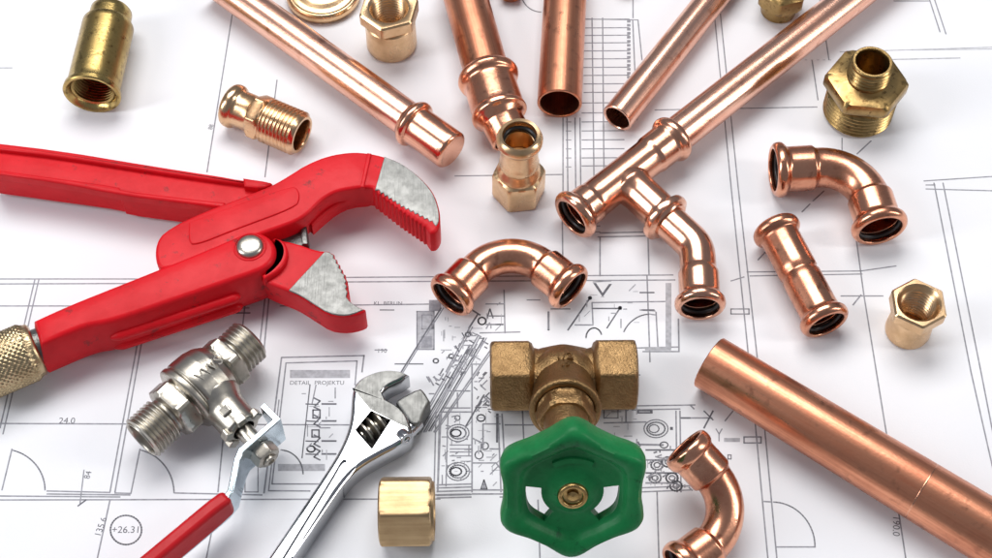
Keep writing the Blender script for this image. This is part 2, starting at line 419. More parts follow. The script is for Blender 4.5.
# detail sheet frame with grey bars and riser diagram
ln([(281.6,357.5),(364,355.6),(362,372)], .42); ln([(281.6,357.5),(264,493)], .42); ln([(286,363),(357,361),(355,385)], .36); ln([(286,363),(272,484),(320,484)], .36)
ln([(268.6,490.8),(310,491)], .36); ln([(268.6,490.8),(279,400)], .3)
rect(290, 370, 350, 378, 2); rect(278, 464, 325, 471, 2)
tx('DETAIL  PROJEKTU', 317, 383, 2.3, 0)
ln([(310,385),(302,458)], .3, 0); ln([(316,385),(312,404)], .3)
for k, y in enumerate((404, 421, 441, 454)):
    ln([(306, y),(318, y+.5)], .35, 0); ln([(322, y),(336, y)], .9, 0); ln([(314,y-6),(320,y-3),(314,y+3),(320,y+6)], .4, 0)
rl(313, 410, 320, 418, .4, 0); rl(312, 430, 319, 437, .4, 0); arc(311, 449, 4, 3, 0, 360, .4, 0)
arc(280, 474, 23, 24, 88, 0, .36)
rl(245, 442, 258, 492, .3)
# box drawing near the bend
rect(417, 311.5, 434, 349.5, 2); rl(417, 311.5, 434, 349.5, .35, 1); rect(429, 300, 441, 311, 1); rect(421, 336, 432, 348, 1)
rl(422, 315, 432, 329, .5, 1); rect(431.5, 324, 434, 329, 0)
arc(482, 321, 3.8, 3.6, 0, 360, .8, 0); ln([(478,314),(469,328)], .9, 0); ln([(472,310),(480,315)], .9, 0); ln([(487,318),(490,309),(493,318)], .7, 0)
ln([(489,316),(504,316)], .35, 0); ln([(486,324.5),(503,324.5)], .4, 0); ln([(496,324.5),(503,324.5)], .9, 0)
ln([(395,364),(423,364)], .35, 0); tx('190', 382, 355-4, 2.4)
# diagonal pipe runs
for k, (a, b) in enumerate([((415,430),(448,372)),((419,432),(470,345)),((424,432),(478,336)),((429,431),(484,338)),((434,432),(494,345)),((400,374),(441,308)),((446,372),(470,327))]):
    ln([a, b], .42, 0 if k % 2 else 1); ln([(a[0]+2, a[1]), (b[0]+2.5, b[1])], .3, 1)
random.seed(3)
for k in range(58):
    t = random.random(); x = 436+t*46+random.uniform(-14, 10); y = 392-t*62+random.uniform(-8, 10)
    if x > 486 and y > 338: continue
    a = random.choice((0, 60, 60, 120, -30)); L_ = random.uniform(2, 7)
    ln([(x, y), (x+L_*math.cos(R(a)), y-L_*math.sin(R(a)))], random.choice((.3, .4, .7)), random.choice((0, 1, 1)))
for k in range(3): arc(438+random.uniform(-6, 34), 350+random.uniform(-22, 22), 2.6, 2.2, 0, 360, .4, 1, 10)
# bathroom block left
for x in (435, 438.5): ln([(x+1, 412), (x-1, 492)], .36)
ln([(441,414),(438,492)], .3); ln([(448,414),(446,486)], .3)
ln([(472,365),(472,492)], .4); ln([(444,408),(470,408)], .4); ln([(441,412),(471,412)], .4)
for cy, rx, ry in ((433, 11, 8.5), (471.5, 11.5, 9)):
    arc(458, cy, rx, ry, 0, 360, .5, 1, 24); arc(458, cy, rx-3, ry-2.6, 0, 360, .4, 1, 20); arc(456, cy, rx-6, ry-5, 0, 360, .4, 0, 16)
arc(457.5, 418, 2.5, 2.4, 0, 360, .5, 1, 12); ln([(457.5,393),(457.5,408)], .4); ln([(448,391),(470,391)], .4)
for y in (445, 449, 452, 456): ln([(450,y),(471,y)], .5 if y != 449 else .3)
for y in (485, 488, 491.5, 495.5, 498): ln([(437,y),(471,y-1)], .4)
arc(479, 455, 4, 4, 0, 360, .5, 0, 12); arc(485, 446, 3.5, 3.5, 0, 360, .5, 0, 12); arc(481, 418, 4, 3.4, 0, 360, .7, 0, 12)
for a, b in (((498,414),(501,492)), ((502,414),(505,470)), ((472,463),(496,463)), ((496,463),(503,472)), ((472,490),(508,490)), ((472,494),(508,494)), ((483,424),(483,450)),
             ((483,424),(500,424)), ((490,449),(500,449)), ((472,438),(484,444)), ((484,484),(484,490)), ((505,425),(560,425))): ln([a, b], .4)
ln([(497,414),(497,442)], 1.0, 0); ln([(484,480),(481,489),(487,489),(484,480)], .6, 0); ln([(466,426),(484,395)], .8, 0)
for k in range(34):
    x, y = random.uniform(474, 492), random.uniform(374, 414); a = random.choice((0, 60, 45, -40)); L_ = random.uniform(2, 7)
    ln([(x, y), (x+L_*math.cos(R(a)), y-L_*math.sin(R(a)))], random.choice((.3, .6)), random.choice((0, 1)))
for k in range(14):
    x, y = random.uniform(440, 470), random.uniform(415, 480); ln([(x, y), (x+random.uniform(2, 5), y+random.uniform(-2, 2))], .35, 1)
# rooms beside the valve
rect(665.6, 283, 671.4, 349, 2); ln([(678.4,319),(679,351.6)], .4); rect(645, 347, 671, 350.5, 2)
poly([(593,283),(602.6,297),(612,284),(609,284),(602.6,293),(596,283)], 0); ln([(593,282),(611,281)], .5)
ln([(592,308.5),(618,308.5)], .8, 0); ln([(620,308),(607,328)], .7, 0); ln([(590,298),(568,330)], .8, 0); ln([(575,325),(593,325)], .4); arc(594, 338, 8, 10, 180, 20, .4)
for x, y in ((620,308),(590,298)): arc(x, y, 1.2, 1.2, 0, 360, .9, 0, 8)
ln([(640,292.6),(654,292.6)], .8, 0); ln([(642,310),(654,310)], .8, 0); rl(731, 309, 749, 314, .36); ln([(731,281),(744,277)], .36)
rl(548, 312, 549, 330, .3); ln([(527,300),(540,300)], .6, 1); ln([(551,309),(570,309)], .5, 0)
rect(636.5, 410, 652.7, 413.6, 0); rect(639, 411, 650, 412.4, 2); ln([(626,408),(626,422)], .4); rl(604, 405, 618, 418, .3)
arc(656, 428.7, 12, 9, 0, 360, .5, 1, 24); arc(656, 428.7, 9, 6.5, 0, 360, .4, 1, 20); arc(654, 428.7, 5, 4, 0, 360, .5, 1, 14)
ln([(611,444),(663,445)], 1.1, 1); arc(664, 445, 4, 3, 0, 360, .5, 0, 12); ln([(626,441),(632,447)], .8, 0); ln([(638,442),(640,446)], .8, 0)
rect(670, 427, 673, 430, 0)
for y in (450, 460, 473, 483): ln([(646,y),(676,y)], .45, 0 if y in (450, 473) else 1)
for cx, cy in ((657,465),(655,478),(672,478),(676,486),(668,462)): arc(cx, cy, 6, 5, 0, 360, .45, 0 if cx > 665 else 1, 14); arc(cx, cy, 3, 2.5, 0, 360, .35, 1, 10)
for k in range(30):
    x, y = random.uniform(646, 690), random.uniform(450, 490); ln([(x, y), (x+random.uniform(-4, 5), y+random.uniform(-3, 3))], .4, random.choice((0, 1)))
ln([(680,418),(712,418)], .4); ln([(681,418),(690,418)], .9, 0); ln([(713,411),(704,428)], .8, 0); ln([(704,411),(713,420)], .6, 0); ln([(725,421),(733,411)], .6, 1)
ln([(716,429),(719,434),(722,429)], .5, 1); ln([(719,434),(719,441)], .5, 1); rect(724, 438, 740, 442, 2); rl(744, 437, 761, 443, .4); rl(728, 455, 731, 459, .3)
ln([(690,405),(694,409)], .4); ln([(600,233),(646,232)], .8, 1); ln([(598,237),(648,236)], .4, 1); ln([(600,237),(600,276)], .4); ln([(648,236),(649,275)], .4)
for k in range(4): ln([(590,214+6*k),(600,214+6*k)], .5)
ln([(824,191),(813,201)], .4); ln([(810,204),(802,212)], .4); ln([(771,246),(758,260)], .4); ln([(861,295),(853,305)], .4); ln([(871,141),(857,154)], .4); ln([(842,138),(842,150)], .3)
for k in range(6): ln([(829-6*k, 60+0*k),(829-6*k+2, 60)], .2, 2)
random.seed(21)
for (x0, y0, x1, y1, n) in ((441, 414, 470, 484, 26), (474, 416, 500, 488, 26), (646, 448, 692, 488, 22), (604, 404, 640, 446, 16), (578, 288, 640, 334, 14), (486, 302, 505, 334, 8), (440, 320, 480, 372, 34), (300, 388, 338, 460, 16)):
    for k in range(n):
        x, y = random.uniform(x0, x1), random.uniform(y0, y1); L_ = random.uniform(2, 11)
        a = random.choice((0, 0, 90, 90, 45)); x2, y2 = x+L_*math.cos(R(a)), y-L_*math.sin(R(a))
        if x2 < x1+4 and y2 > y0-4: ln([(x, y), (x2, y2)], random.choice((.12, .2, .3)), random.choice((1, 1, 2)))
ink_mb = MB()
for g in (0, 1, 2):
    b = len(ink_mb.v); ink_mb.v += INK[g].v
    for f in INK[g].f: ink_mb.face([b+i for i in f], flat=True, mi=g)
ink_mb.build('printed_drawing', [M_ink, M_gry, M_pal], parent=None, base=PB).parent = paper

# ------------------------------------------------------------------ press fittings and pipes
def press_end(ro, ri, bead, sgn=1, s0=0.0, L=14.0, rt=None):
    """profile from inside the mouth, over the lip and bead to the socket's end; s runs inwards from the mouth at s0"""
    h = bead-ro
    pts = [(9, ri), (4.4, ri), (4.0, ri+h*.55), (2.0, ri+h*.55), (1.4, ri+.35), (.25, ri+.35), (0, ri+.8), (.05, ro+h*.30), (.5, ro+h*.62),
           (1.2, bead-.12*h), (2.2, bead), (3.4, bead-.06*h), (4.4, ro+h*.55), (5.0, ro+.12*h), (6.0, ro)]
    pts = [(s0+sgn*s, r) for s, r in pts]
    pts.append((s0+sgn*L, ro))
    if rt: pts += [(s0+sgn*(L+.4), ro-.05), (s0+sgn*(L+1.6), rt+.1), (s0+sgn*(L+2.2), rt)]
    return pts
def oring(mb, path, s, ri, tube=1.3):
    prof = [(s+tube*math.cos(a), ri+tube*math.sin(a)) for a in [2*math.pi*k/10 for k in range(11)]]
    sweep(mb, path, prof, 48)
def bent_fitting(root, name, pts, bend, r_px, bead_px, tube_px, at, Ls=13.0, mat=None, wall=1.0):
    path = Path(pts, bend); L = path.L
    ro, bd, rt = mm(r_px, *at), mm(bead_px, *at), mm(tube_px, *at); ri = ro-wall
    a = press_end(ro, ri, bd, 1, 0, Ls, rt); b = press_end(ro, ri, bd, -1, L, Ls, rt)[::-1]
    prof = [(L/2, rt-1)] + [(16, rt-1)] + rnd(a, .35) + rnd(b, .35) + [(L-16, rt-1), (L/2, rt-1)]
    mb = MB(); sweep(mb, path, prof, 64, 1.6); o = mb.build(name, mat or M_copf, root)
    for s in (3.0, L-3.0):
        m = MB(); oring(m, path, s, ri+.5, 1.0); m.build('rubber_seal', M_rub, root)
    return path
def lay(pts, z): return [G(x, y, z) for x, y in pts]

# copper elbow, right
at = (830, 190); z = mm(28, *at)
t = thing('copper_elbow', 'polished copper ninety degree elbow just below the large stepped brass bushing', 'pipe fitting', G(*at), 'copper press fittings')
bent_fitting(t, 'body', lay([(773,170),(859,165),(881,231)], z), mm(46, *at), 22.8, 28, 20, at, 14.5)
# U-like bend, centre
at = (510, 275); z = mm(26, *at)
t = thing('copper_bend', 'arched copper bend with both open mouths towards the viewer, above the brass valve', 'pipe fitting', G(*at), 'copper press fittings')
bent_fitting(t, 'body', lay([(448,299),(507,238),(573,290)], z), mm(46, *at), 21, 25.5, 17.5, at, 13.5)
# straight coupling
at = (800, 275); z = mm(24.5, *at)
t = thing('copper_coupling', 'straight copper coupling sleeve with a bead at each end, left of the small hex bushing', 'pipe fitting', G(*at), 'copper press fittings')
pth = Path(lay([(774,226),(827,325)], z)); L = pth.L; ro = mm(20, *at); bd = mm(25, *at); ri = ro-1
mb = MB(); a = press_end(ro, ri, bd, 1, 0, 16); b = press_end(ro, ri, bd, -1, L, 16)[::-1]
mid = [(L*.47, ro), (L*.49, ro-.45), (L*.51, ro-.45), (L*.53, ro)]
sweep(mb, pth, [(L/2, ri-1)]+rnd(a, .35)+mid+rnd(b, .35)+[(L/2, ri-1)], 64); mb.build('body', M_copf, t)
for s in (3, L-3): m = MB(); oring(m, pth, s, ri+.5, 1.0); m.build('rubber_seal', M_rub, t)
# lower elbow, tipped up at one mouth
at = (710, 490)
t = thing('copper_elbow', 'copper elbow beside the green handwheel, one mouth tipped up, cut by bottom edge', 'pipe fitting', G(*at), 'copper press fittings')
bent_fitting(t, 'body', [G(684,446,21.5), G(749,516,8.8), G(678,569,9.6)], mm(46, *at), 22.5, 26, 19, at, 13)

def pipe(mb, path, r, wall=1.1, taper=0, n=72):
    L = path.L
    prof = [(L/2, r-wall), (0.3, r-wall), (0, r-wall+.3), (0, r-.3), (.3, r), (L-.3, r+taper), (L, r-.3+taper), (L, r-wall+.3), (L-.3, r-wall), (L/2, r-wall)]
    sweep(mb, path, prof, n, 6)
# tee assembly with long pipe and small elbow
at = (625, 180)
t = thing('copper_tee_assembly', 'long copper pipe pushed into a copper tee with a short elbow on its branch', 'pipe assembly', G(*at))
z = mm(26.5, *at)
run = Path(lay([(676,136),(571,218)], z)); L = run.L; ro = mm(20.6, *at); rt = mm(19.2, *at); bd = mm(26.5, *at); ri = ro-1
mb = MB(); a = press_end(ro, ri, mm(25, *at), 1, 0, 13, rt); b = press_end(ro, ri, bd, -1, L, 10, rt)[::-1]
sweep(mb, run, [(L/2, rt-1)]+rnd(a, .35)+rnd(b, .35)+[(L/2, rt-1)], 64)
# branch of the tee (swells out of the run)
P0 = G(622, 177, z); P1 = G(670, 222, z); br = Path([P0, P1]); Lb = br.L
mbb = [(0, rt*.9), (rt*.75, rt*1.14), (rt*1.02, rt*1.05), (rt*1.35, rt*1.0), (Lb-6, rt), (Lb-5, rt+.3)]
sweep(mb, br, rnd(mbb, .8)+[(Lb-4.6, ro), (Lb-4, bd-.3), (Lb-2.6, bd), (Lb-1.4, bd-.3), (Lb-.6, ro+.4), (Lb, ro), (Lb, rt-1)], 64)
mb.build('tee', M_cop, t)
m = MB(); oring(m, run, L-3, ri+.5, 1.0); m.build('rubber_seal', M_rub, t)
lp = Path([G(676,136,z)+(G(571,218,z)-G(676,136,z)).normalized()*6, G(905,-44,z)])
m = MB(); pipe(m, lp, mm(18, 740, 90)); m.build('pipe', M_copp, t)
ep = Path([G(664,216.5,z), G(697,247,z), G(700.5,309,z)], mm(30, 690, 250)); Le = ep.L
er, eo, eb = mm(18, 690, 250), mm(20.3, 690, 280), mm(25.6, 700, 300)
m = MB(); sweep(m, ep, [(2, er-1), (0, er-1), (0, er), (Le-17, er), (Le-16.2, er+.1), (Le-15, eo)] + rnd(press_end(eo, eo-1, eb, -1, Le, 13)[::-1], .35)[1:] + [(Le-14, er-1), (2, er-1)], 64, 1.6)
e_ = m.build('elbow', M_cop, t); m = MB(); oring(m, ep, Le-3, eo-.5, 1.0); s_ = m.build('rubber_seal', M_rub, t)

# capped pipe, upper left
at = (420, 130); z = mm(24, *at)
t = thing('capped_copper_pipe', 'pink copper pipe with beaded end cap, slanting down above the red wrench', 'pipe', G(*at), 'copper pipes')
pp = Path([G(424,131,z), G(214,-20,z)]); m = MB(); pipe(m, pp, mm(17.8, 330, 60)); m.build('pipe', M_copp, t)
cp = Path([G(452.5,151.5,z), G(408,119.5,z)]); L = cp.L; rc = mm(20.3, *at); bd = mm(25, *at); rp = mm(18, *at)
m = MB(); sweep(m, cp, rnd([(0, .05), (0, rc-.9), (.9, rc), (L-5.2, rc), (L-4.6, bd-.4), (L-3.2, bd), (L-1.8, bd-.5), (L-1.0, rc+.5), (L, rc-.2), (L, rp), (L-4, rp)], .5), 72)
m.build('end_cap', M_cop, t)

# thick pipe with reducer bend, top centre
at = (490, 80); z = mm(29, *at)
t = thing('copper_pipe_with_reducer', 'thick copper pipe in a wide beaded reducer bend ending behind the upright brass adapter', 'pipe assembly', G(*at))
pp = Path([G(492,92,z), G(458,-30,z)]); m = MB(); pipe(m, pp, mm(22.3, 475, 40)); m.build('pipe', M_copb, t)
rp_ = Path([G(486.5,72,z), G(500,116,z), G(512,140,z-2)], mm(30, *at)); L = rp_.L; ro = mm(26, *at); bd = mm(31, *at); rr = mm(21.5, 505, 125)
m = MB(); sweep(m, rp_, rnd([(3, ro-3), (0, ro-2.6), (0, ro), (.8, ro+.6), (1.6, bd-.5), (3.2, bd), (4.9, bd-.6), (5.8, ro+.4), (7, ro), (L*.60, ro+.2), (L*.62, ro+.8), (L*.66, ro+.7), (L*.68, ro-.6), (L*.74, rr), (L-.4, rr-.3), (L, rr-.8), (L, rr-1.5), (L-8, rr-1.6)], .5), 72, 1.5)
m.build('reducer_bend', M_copf, t)

# open pipes
def open_pipe(label, pts, r_px, mat, taper=0, at=None):
    x, y = pts[0]; r = mm(r_px, *(at or (x, y)))
    t = thing('copper_pipe', label, 'pipe', G(x, y), 'copper pipes')
    m = MB(); pth = Path(lay(pts, r)); pipe(m, pth, r, 1.15, taper); m.build('tube', mat, t); return t, pth, r
open_pipe('brown copper pipe pointing straight down with its open round end beside the plan staircase', [(559.5,104),(567,-40)], 22.3, M_copb)
open_pipe('pink copper pipe slanting down left with an open end just right of the plan staircase', [(617,118.5),(735,-30)], 16.3, M_copp)
open_pipe('short dark end of a thin copper pipe just entering the middle of the top edge', [(511,-5),(511,-60)], 11.5, M_copb)
t, pth, r = open_pipe('large thick copper pipe crossing the bottom right corner, with a faint ring scored round it', [(709,362),(1040,563)], 28, M_copb, 1.1)
m = MB(); s = pth.L*.66; rr = r+1.1*.66
sweep(m, pth, [(s-.45, rr-.1), (s-.2, rr+.035), (s+.2, rr+.035), (s+.45, rr-.1)], 72); m.build('scored_ring', M_copf, t)

# ------------------------------------------------------------------ upright brass pieces
def upright(base, top, h):
    b = G(base[0], base[1], 0); return Path([b, b+Vector((0, 0, h))])
# hex bushing upper left
t = thing('brass_bushing', 'upright brass hex bushing with ribbed socket at the top edge, right of a brass disc', 'pipe fitting', G(392.5,45), 'hex bushings')
p = upright((392, 45), None, 23); r = mm(25.5, 393, 45); ap = mm(27, 391, 15, 20); ri = mm(17.8, 391, 15, 20)
m = MB(); sweep(m, p, [(1, ri-1.5), (0, r-1.2), (.5, r-.5), (1.5, r), (14.9, r-.2), (15.8, r-1.4), (16.5, r-1.4), (16.7, ap-1.2), (16.9, ap-.5, 'h', 99), (17.5, ap, 'h', 99), (22.3, ap, 'h', 99), (23, ap-.7, 'h', 99), (23.02, ri+1.4), (22.3, ri+.4)]+thread(21.5, 5, ri-.5, ri, 1.4)+[(4, ri), (4, .05)], 192, 2, R(11.25))
m.build('body', M_bra, t)
# small hex bushing right
t = thing('brass_bushing', 'small pale brass hex bushing standing alone at the right, below the copper elbow', 'pipe fitting', G(907,331), 'hex bushings')
p = upright((907, 331), None, 20); r = mm(23.8, 907, 331); ap = mm(25.8, 910, 300, 20); ri = mm(18.2, 910, 300, 20)
m = MB(); sweep(m, p, [(1, ri-1.5), (0, r-1.2), (.5, r-.5), (1.5, r-.3), (12.4, r-.9), (13.2, r-1.8), (13.9, r-1.8), (14.1, ap-1.2), (14.3, ap-.5, 'h', 99), (14.9, ap, 'h', 99), (19.3, ap, 'h', 99), (20, ap-.7, 'h', 99), (20.02, ri+1.4), (19.2, ri+.5)]+thread(18.4, 3, ri-.6, ri+.1, 1.6)+[(2, ri), (2, .05)], 192, 2, R(0))
m.build('body', M_bra, t)
# stepped reducer bushing
t = thing('brass_reducer', 'big aged brass hex reducer with thin threaded nipple on top, standing upper right', 'pipe fitting', G(859,112))
zt = 21.0; p = upright((857, 112), None, 34); r = mm(35, 857, 112, 5); ap = mm(37, 861, 80, 21); rn = mm(22, 865, 62, 33); ri = mm(16.5, 865, 62, 33)
prof = [(0, r-3), (0, r-1.6), (.6, r-.9)]+thread(.8, 12.2, r, r-.8, 1.65)+[(12.6, r-1.6), (14.0, r-1.6), (14.2, ap-1.5), (14.6, ap-.6, 'h', ap+1.0), (15.6, ap, 'h', 99), (19.4, ap, 'h', 99), (20.6, ap-.5, 'h', ap+.7), (21, ap-1.8), (21.2, rn+1.6), (21.8, rn+.3), (22, rn-.5)]+thread(22.3, 29.5, rn, rn-.7, 1.6)+[(30, rn-.7), (30.6, rn-.5), (31, rn-1), (31, ri+.3), (30.6, ri), (20, ri), (12, ri), (12, .05)]
m = MB(); sweep(m, p, prof, 192, 2, R(37.5)); m.build('body', M_brd, t)
# cropped one at top
t = thing('brass_reducer', 'dark brass hex fitting with bright round foot, half cut off by the top edge', 'pipe fitting', G(778,11))
p = upright((778, 11), None, 20); r = mm(17.8, 778, 11); ap = mm(22, 780, 0, 10)
m = MB(); sweep(m, p, [(0, r-2), (.0, r-.8), (.6, r), (6.4, r), (6.8, ap-1.2), (7.2, ap, 'h', ap+.6), (8, ap, 'h', 99), (14, ap, 'h', 99), (15, ap-1), (15.2, r-1)]+thread(15.6, 24, r-1.5, r-2.2, 1.5)+[(24.4, r-3.5), (16, r-3.6), (16, .05)], 192, 2, R(11.25))
m.build('body', M_brd, t)
# cropped small brass at the top
t = thing('brass_plug', 'sliver of a round brass plug at the top edge between two copper pipes', 'pipe fitting', G(625,-12))
p = upright((625, -10), None, 8); m = MB(); sweep(m, p, rnd([(0, .05), (0, 4.4), (5, 4.4), (5, 3.2), (9, 3.2), (9, .05)], .4), 48); m.build('body', M_bra, t)
# round brass cover at top
t = thing('brass_disc', 'round domed brass flange cut by the top edge, left of the ribbed hex bushing', 'pipe fitting', G(324,-3))
p = upright((324, -3), None, 8); r = mm(38, 324, -3)
m = MB(); sweep(m, p, rnd([(0, r-2), (.4, r-.6), (2.2, r), (4.0, r-.3), (4.9, r-1.4), (4.6, r-2.6), (5.0, r-4.4), (5.9, r-6.4), (6.6, 6.5), (6.9, 3), (6.9, .05)], .5), 96)
m.build('body', M_bra, t)
# upright press adapter
t = thing('brass_adapter', 'upright pinkish brass adapter with ring mouth on top, standing before the reducer bend', 'pipe fitting', G(518,193))
p = upright((518.5, 193), None, 37); s1 = mm(1, 515, 141, 37); r = mm(25.5, 518, 193); ap = mm(25, 518, 180, 14)
rn = 18.3*s1; rb = 23.8*s1; ri = 17.0*s1
prof = [(0, 4), (0, r-1.2), (.6, r-.8, 'h', r+.2), (1.4, ap-.4, 'h', 99), (12.6, ap-.4, 'h', 99), (13.6, ap-.6, 'h', ap+.2), (14.2, ap-1.2), (15.2, ap-1.3), (16, ap-1.8), (18, ap-2.6), (20.2, rn+.9), (22, rn+.4), (30.5, rn+.4), (31, rn+.8), (31.8, rb-.8), (32.8, rb-.1), (34.2, rb), (35.6, rb-.5), (36.6, rb-1.8), (37, ri+1.2), (36.6, ri+.2), (35.6, ri-.2), (34.4, ri-.1), (34, ri+.9), (32, ri+.9), (31.6, ri-.8), (22, ri-.9), (21, ri-2), (12, ri-2.2), (12, .05)]
m = MB(); sweep(m, p, prof, 192, 2, R(22.5)); m.build('body', M_bra, t)
m = MB(); oring(m, p, 33, ri+.1, 1.0); m.build('rubber_seal', M_rub, t)

# ------------------------------------------------------------------ lying brass pieces
at = (100, 60); r = mm(28, *at)
t = thing('brass_sleeve', 'stained yellow brass threaded sleeve lying in the top left corner, open end forward', 'pipe fitting', G(*at))
p = Path(lay([(91.5,95),(112,10)], r)); L = p.L
m = MB(); sweep(m, p, rnd([(L*.6, r-3.4)], .3)+thread(14, 2, r-3.6, r-2.8, 1.3)+[(1.2, r-2.4), (.4, r-1.6), (0, r-1.2), (0, r-.3), (.5, r+.1), (2.2, r), (2.7, r-.7), (3.4, r-.9), (L-8.5, r-.9), (L-8, r-1.2), (L-7.7, r-2.6), (L-1.2, r-2.8), (L-.2, r-3.6), (L, r-4.6), (L-1, r-6), (L*.6, r-6)], 72)
m.build('body', M_brs, t)
at = (265, 118); z = mm(22.5, *at)
t = thing('brass_adapter', 'copper coloured adapter lying beneath the capped pipe, beaded mouth left, male thread right', 'pipe fitting', G(*at))
p = Path(lay([(229,104),(302,135)], z)); L = p.L; k = mm(1, *at)
m = MB(); sweep(m, p, rnd(press_end(19*k, 17*k, 22.8*k, 1, 0, 11), .3)+[(11.6, 19.4*k), (12.0, 20.4*k, 'h', 21.6*k), (12.6, 20.8*k, 'h', 99), (16, 20.8*k, 'h', 99), (16.5, 20.4*k, 'h', 22*k), (16.8, 20.4*k), (17.2, 20.6*k)]+thread(17.4, L-1, 22.8*k, 21.2*k, 1.5)+[(L-.7, 20.2*k), (L, 19.2*k), (L, 16.5*k), (L-.6, 15.8*k), (L-8, 15.5*k), (9, 15*k)], 192, 2, R(11.25))
m.build('body', M_brp, t)
# hex nut bottom
at = (407, 512); ap = 10.9
t = thing('brass_nut', 'plain golden brass hex nut lying on its side, right of the chrome wrench handle', 'nut', G(*at))
p = Path([G(379.5,511.5,ap), G(432,511,ap)]); L = p.L
m = MB(); sweep(m, p, [(6, 8), (0.8, 8), (0, 8.8), (0, ap-1.0), (.5, ap-.15, 'h', ap+.7), (1.0, ap, 'h', 99), (L-1.2, ap, 'h', 99), (L-.5, ap-.1, 'h', ap+1.1), (L, ap-.2), (L, ap-.9), (L+.8, ap-1.1), (L+.8, 8.8), (L, 8.2)]+thread(L-.6, 6, 7.8, 8.4, 1.5), 192, 3, R(30), caps=.985)
nb = m.build('body', M_brn, t)
# faint scratch on its top face
zf = ap*1.0+.0

# ------------------------------------------------------------------ gate valve with green handwheel
vc = G(563, 375, 12.2); TH = R(28)
t = thing('gate_valve', 'cast brass gate valve lying on the plan with a six lobed green handwheel', 'valve', vc)
AX = Vector((1, 0.012, 0)).normalized(); ST = Vector((0, -math.cos(TH), math.sin(TH)))
hl = (G(636,375,12.2)-G(490,375,12.2)).length/2
vc = (G(636,375,12.2)+G(490,375,12.2))/2
ap = 12.0; bp = Path([vc-AX*hl, vc+AX*hl]); L = 2*hl
m = MB()
prof = [(8, 8.5), (.8, 8.5), (0, 9.3), (0, ap-1.2), (.6, ap-.2, 'h', ap+.7), (1.4, ap, 'h', 99), (13.4, ap, 'h', 99), (14.6, ap-.8, 'h', ap-.2), (15.4, 9.6), (17, 9.2), (L/2-7, 9.6), (L/2-3, 10.4), (L/2, 10.6), (L/2+3, 10.4), (L/2+7, 9.6), (L-17, 9.2), (L-15.4, 9.6), (L-14.6, ap-.8, 'h', ap-.2), (L-13.4, ap, 'h', 99), (L-1.4, ap, 'h', 99), (L-.6, ap-.2, 'h', ap+.7), (L, ap-1.2), (L, 9.3), (L-.8, 8.5), (L-8, 8.5)]
sweep(m, bp, prof, 192, 2, R(30))
# bonnet neck widening out of the body towards the stem
sp = Path([vc, vc+ST*80])
sweep(m, sp, rnd([(-10, 2), (-9.5, 6), (-5, 9.6), (0, 10.6), (8, 10.7), (13, 10.9), (18, 11.3), (19, 12.2), (21.4, 12.3), (22.1, 11.6), (22.1, 9.9), (20.8, 9.6)], .6), 72, 2)
# webs between neck and hex ends
for sg in (-1, 1):
    wp = Path([vc+ST*3, vc+ST*3+AX*(sg*(hl-12))]); sweep(m, wp, rnd([(0, 11.2), (5, 11), (hl-16, 8.4), (hl-12, 7.4)], 1.5), 48, 2)
gb = m.build('body', M_brc, t)
m = MB(); sc = Matrix.Identity(4)
nv = Vector((0, math.sin(TH), math.cos(TH))); xv = AX; yv = nv.cross(xv)
for s_t, cx, cy, sz in (('1/2', 0, 2.6, 5.0), ('15', 0, -2.2, 3.6)):
    o = vc+ST*8+nv*10.95+yv*cy+xv*cx
    M = Matrix(((xv.x, yv.x, nv.x, o.x), (xv.y, yv.y, nv.y, o.y), (xv.z, yv.z, nv.z, o.z), (0, 0, 0, 1)))
    text_into(m, s_t, sz, M, .7)
em = m.build('cast_mark', M_brc, t); 
m = MB(); sweep(m, sp, [(19, 9.7), (22.6, 9.7), (23.0, 9.2, 'h', 9.6), (23.6, 9.0, 'h', 99), (28, 8.7, 'h', 99), (29, 8.2, 'h', 8.6), (29, 7.6), (36, 7.4), (42, 6.6), (45, 4.4), (62, 3.8), (62, .05)], 192, 2, R(30)); m.build('packing_nut', M_brc, t)
# handwheel on a polar grid
WC = G(575, 488, 45.0); dS = (WC-vc); hs = dS.dot(ST); WC = vc+ST*hs+AX*dS.dot(AX)
uX = AX; uY = ST.cross(uX)           # up the wheel face
R0 = 23.2
prof_t = [(3.0, 1.5), (4.8, 1.5), (5.2, 1.0), (6.2, .6), (7.2, -.2), (8.6, -.7), (9.8, -.7), (15.0, -.7), (15.8, -.5), (16.6, .3), (17.4, 1.4), (18.2, 2.2), (20.0, 2.7), (21.6, 2.7), (22.6, 1.7), (R0, 0), (R0+.1, -3.0), (R0-.5, -6.2), (R0-1.2, -7.4), (R0-2.4, -7.6), (20, -6.0), (17, -4.8), (15.0, -4.6), (9.8, -4.6), (8, -5), (7.6, -11), (3.0, -11)]
slots = [(172, 234), (306, 368), (70, 110) if False else (600, 601)]
m = MB(); n = 180
def wp_(r, h, th):
    k = max(0, (r-9)/(R0-9))**1.3; c = math.cos(6*(th-math.pi/2)); lob = 1+k*(.078*c+.012*math.cos(12*(th-math.pi/2)))
    return WC + uX*(r*lob*math.cos(th)) + uY*(r*lob*math.sin(th)) + ST*h
for r_, h in prof_t:
    for j in range(n): m.v.append(wp_(r_, h, 2*math.pi*j/n))
def inslot(j): 
    a = (j+.5)*360/n
    return any(s0 <= a < s1 or s0 <= a+360 < s1 for s0, s1 in slots)
iT = [i for i, q in enumerate(prof_t) if q == (9.8, -.7)][0]; iB = [i for i, q in enumerate(prof_t) if q == (15.0, -4.6)][0]
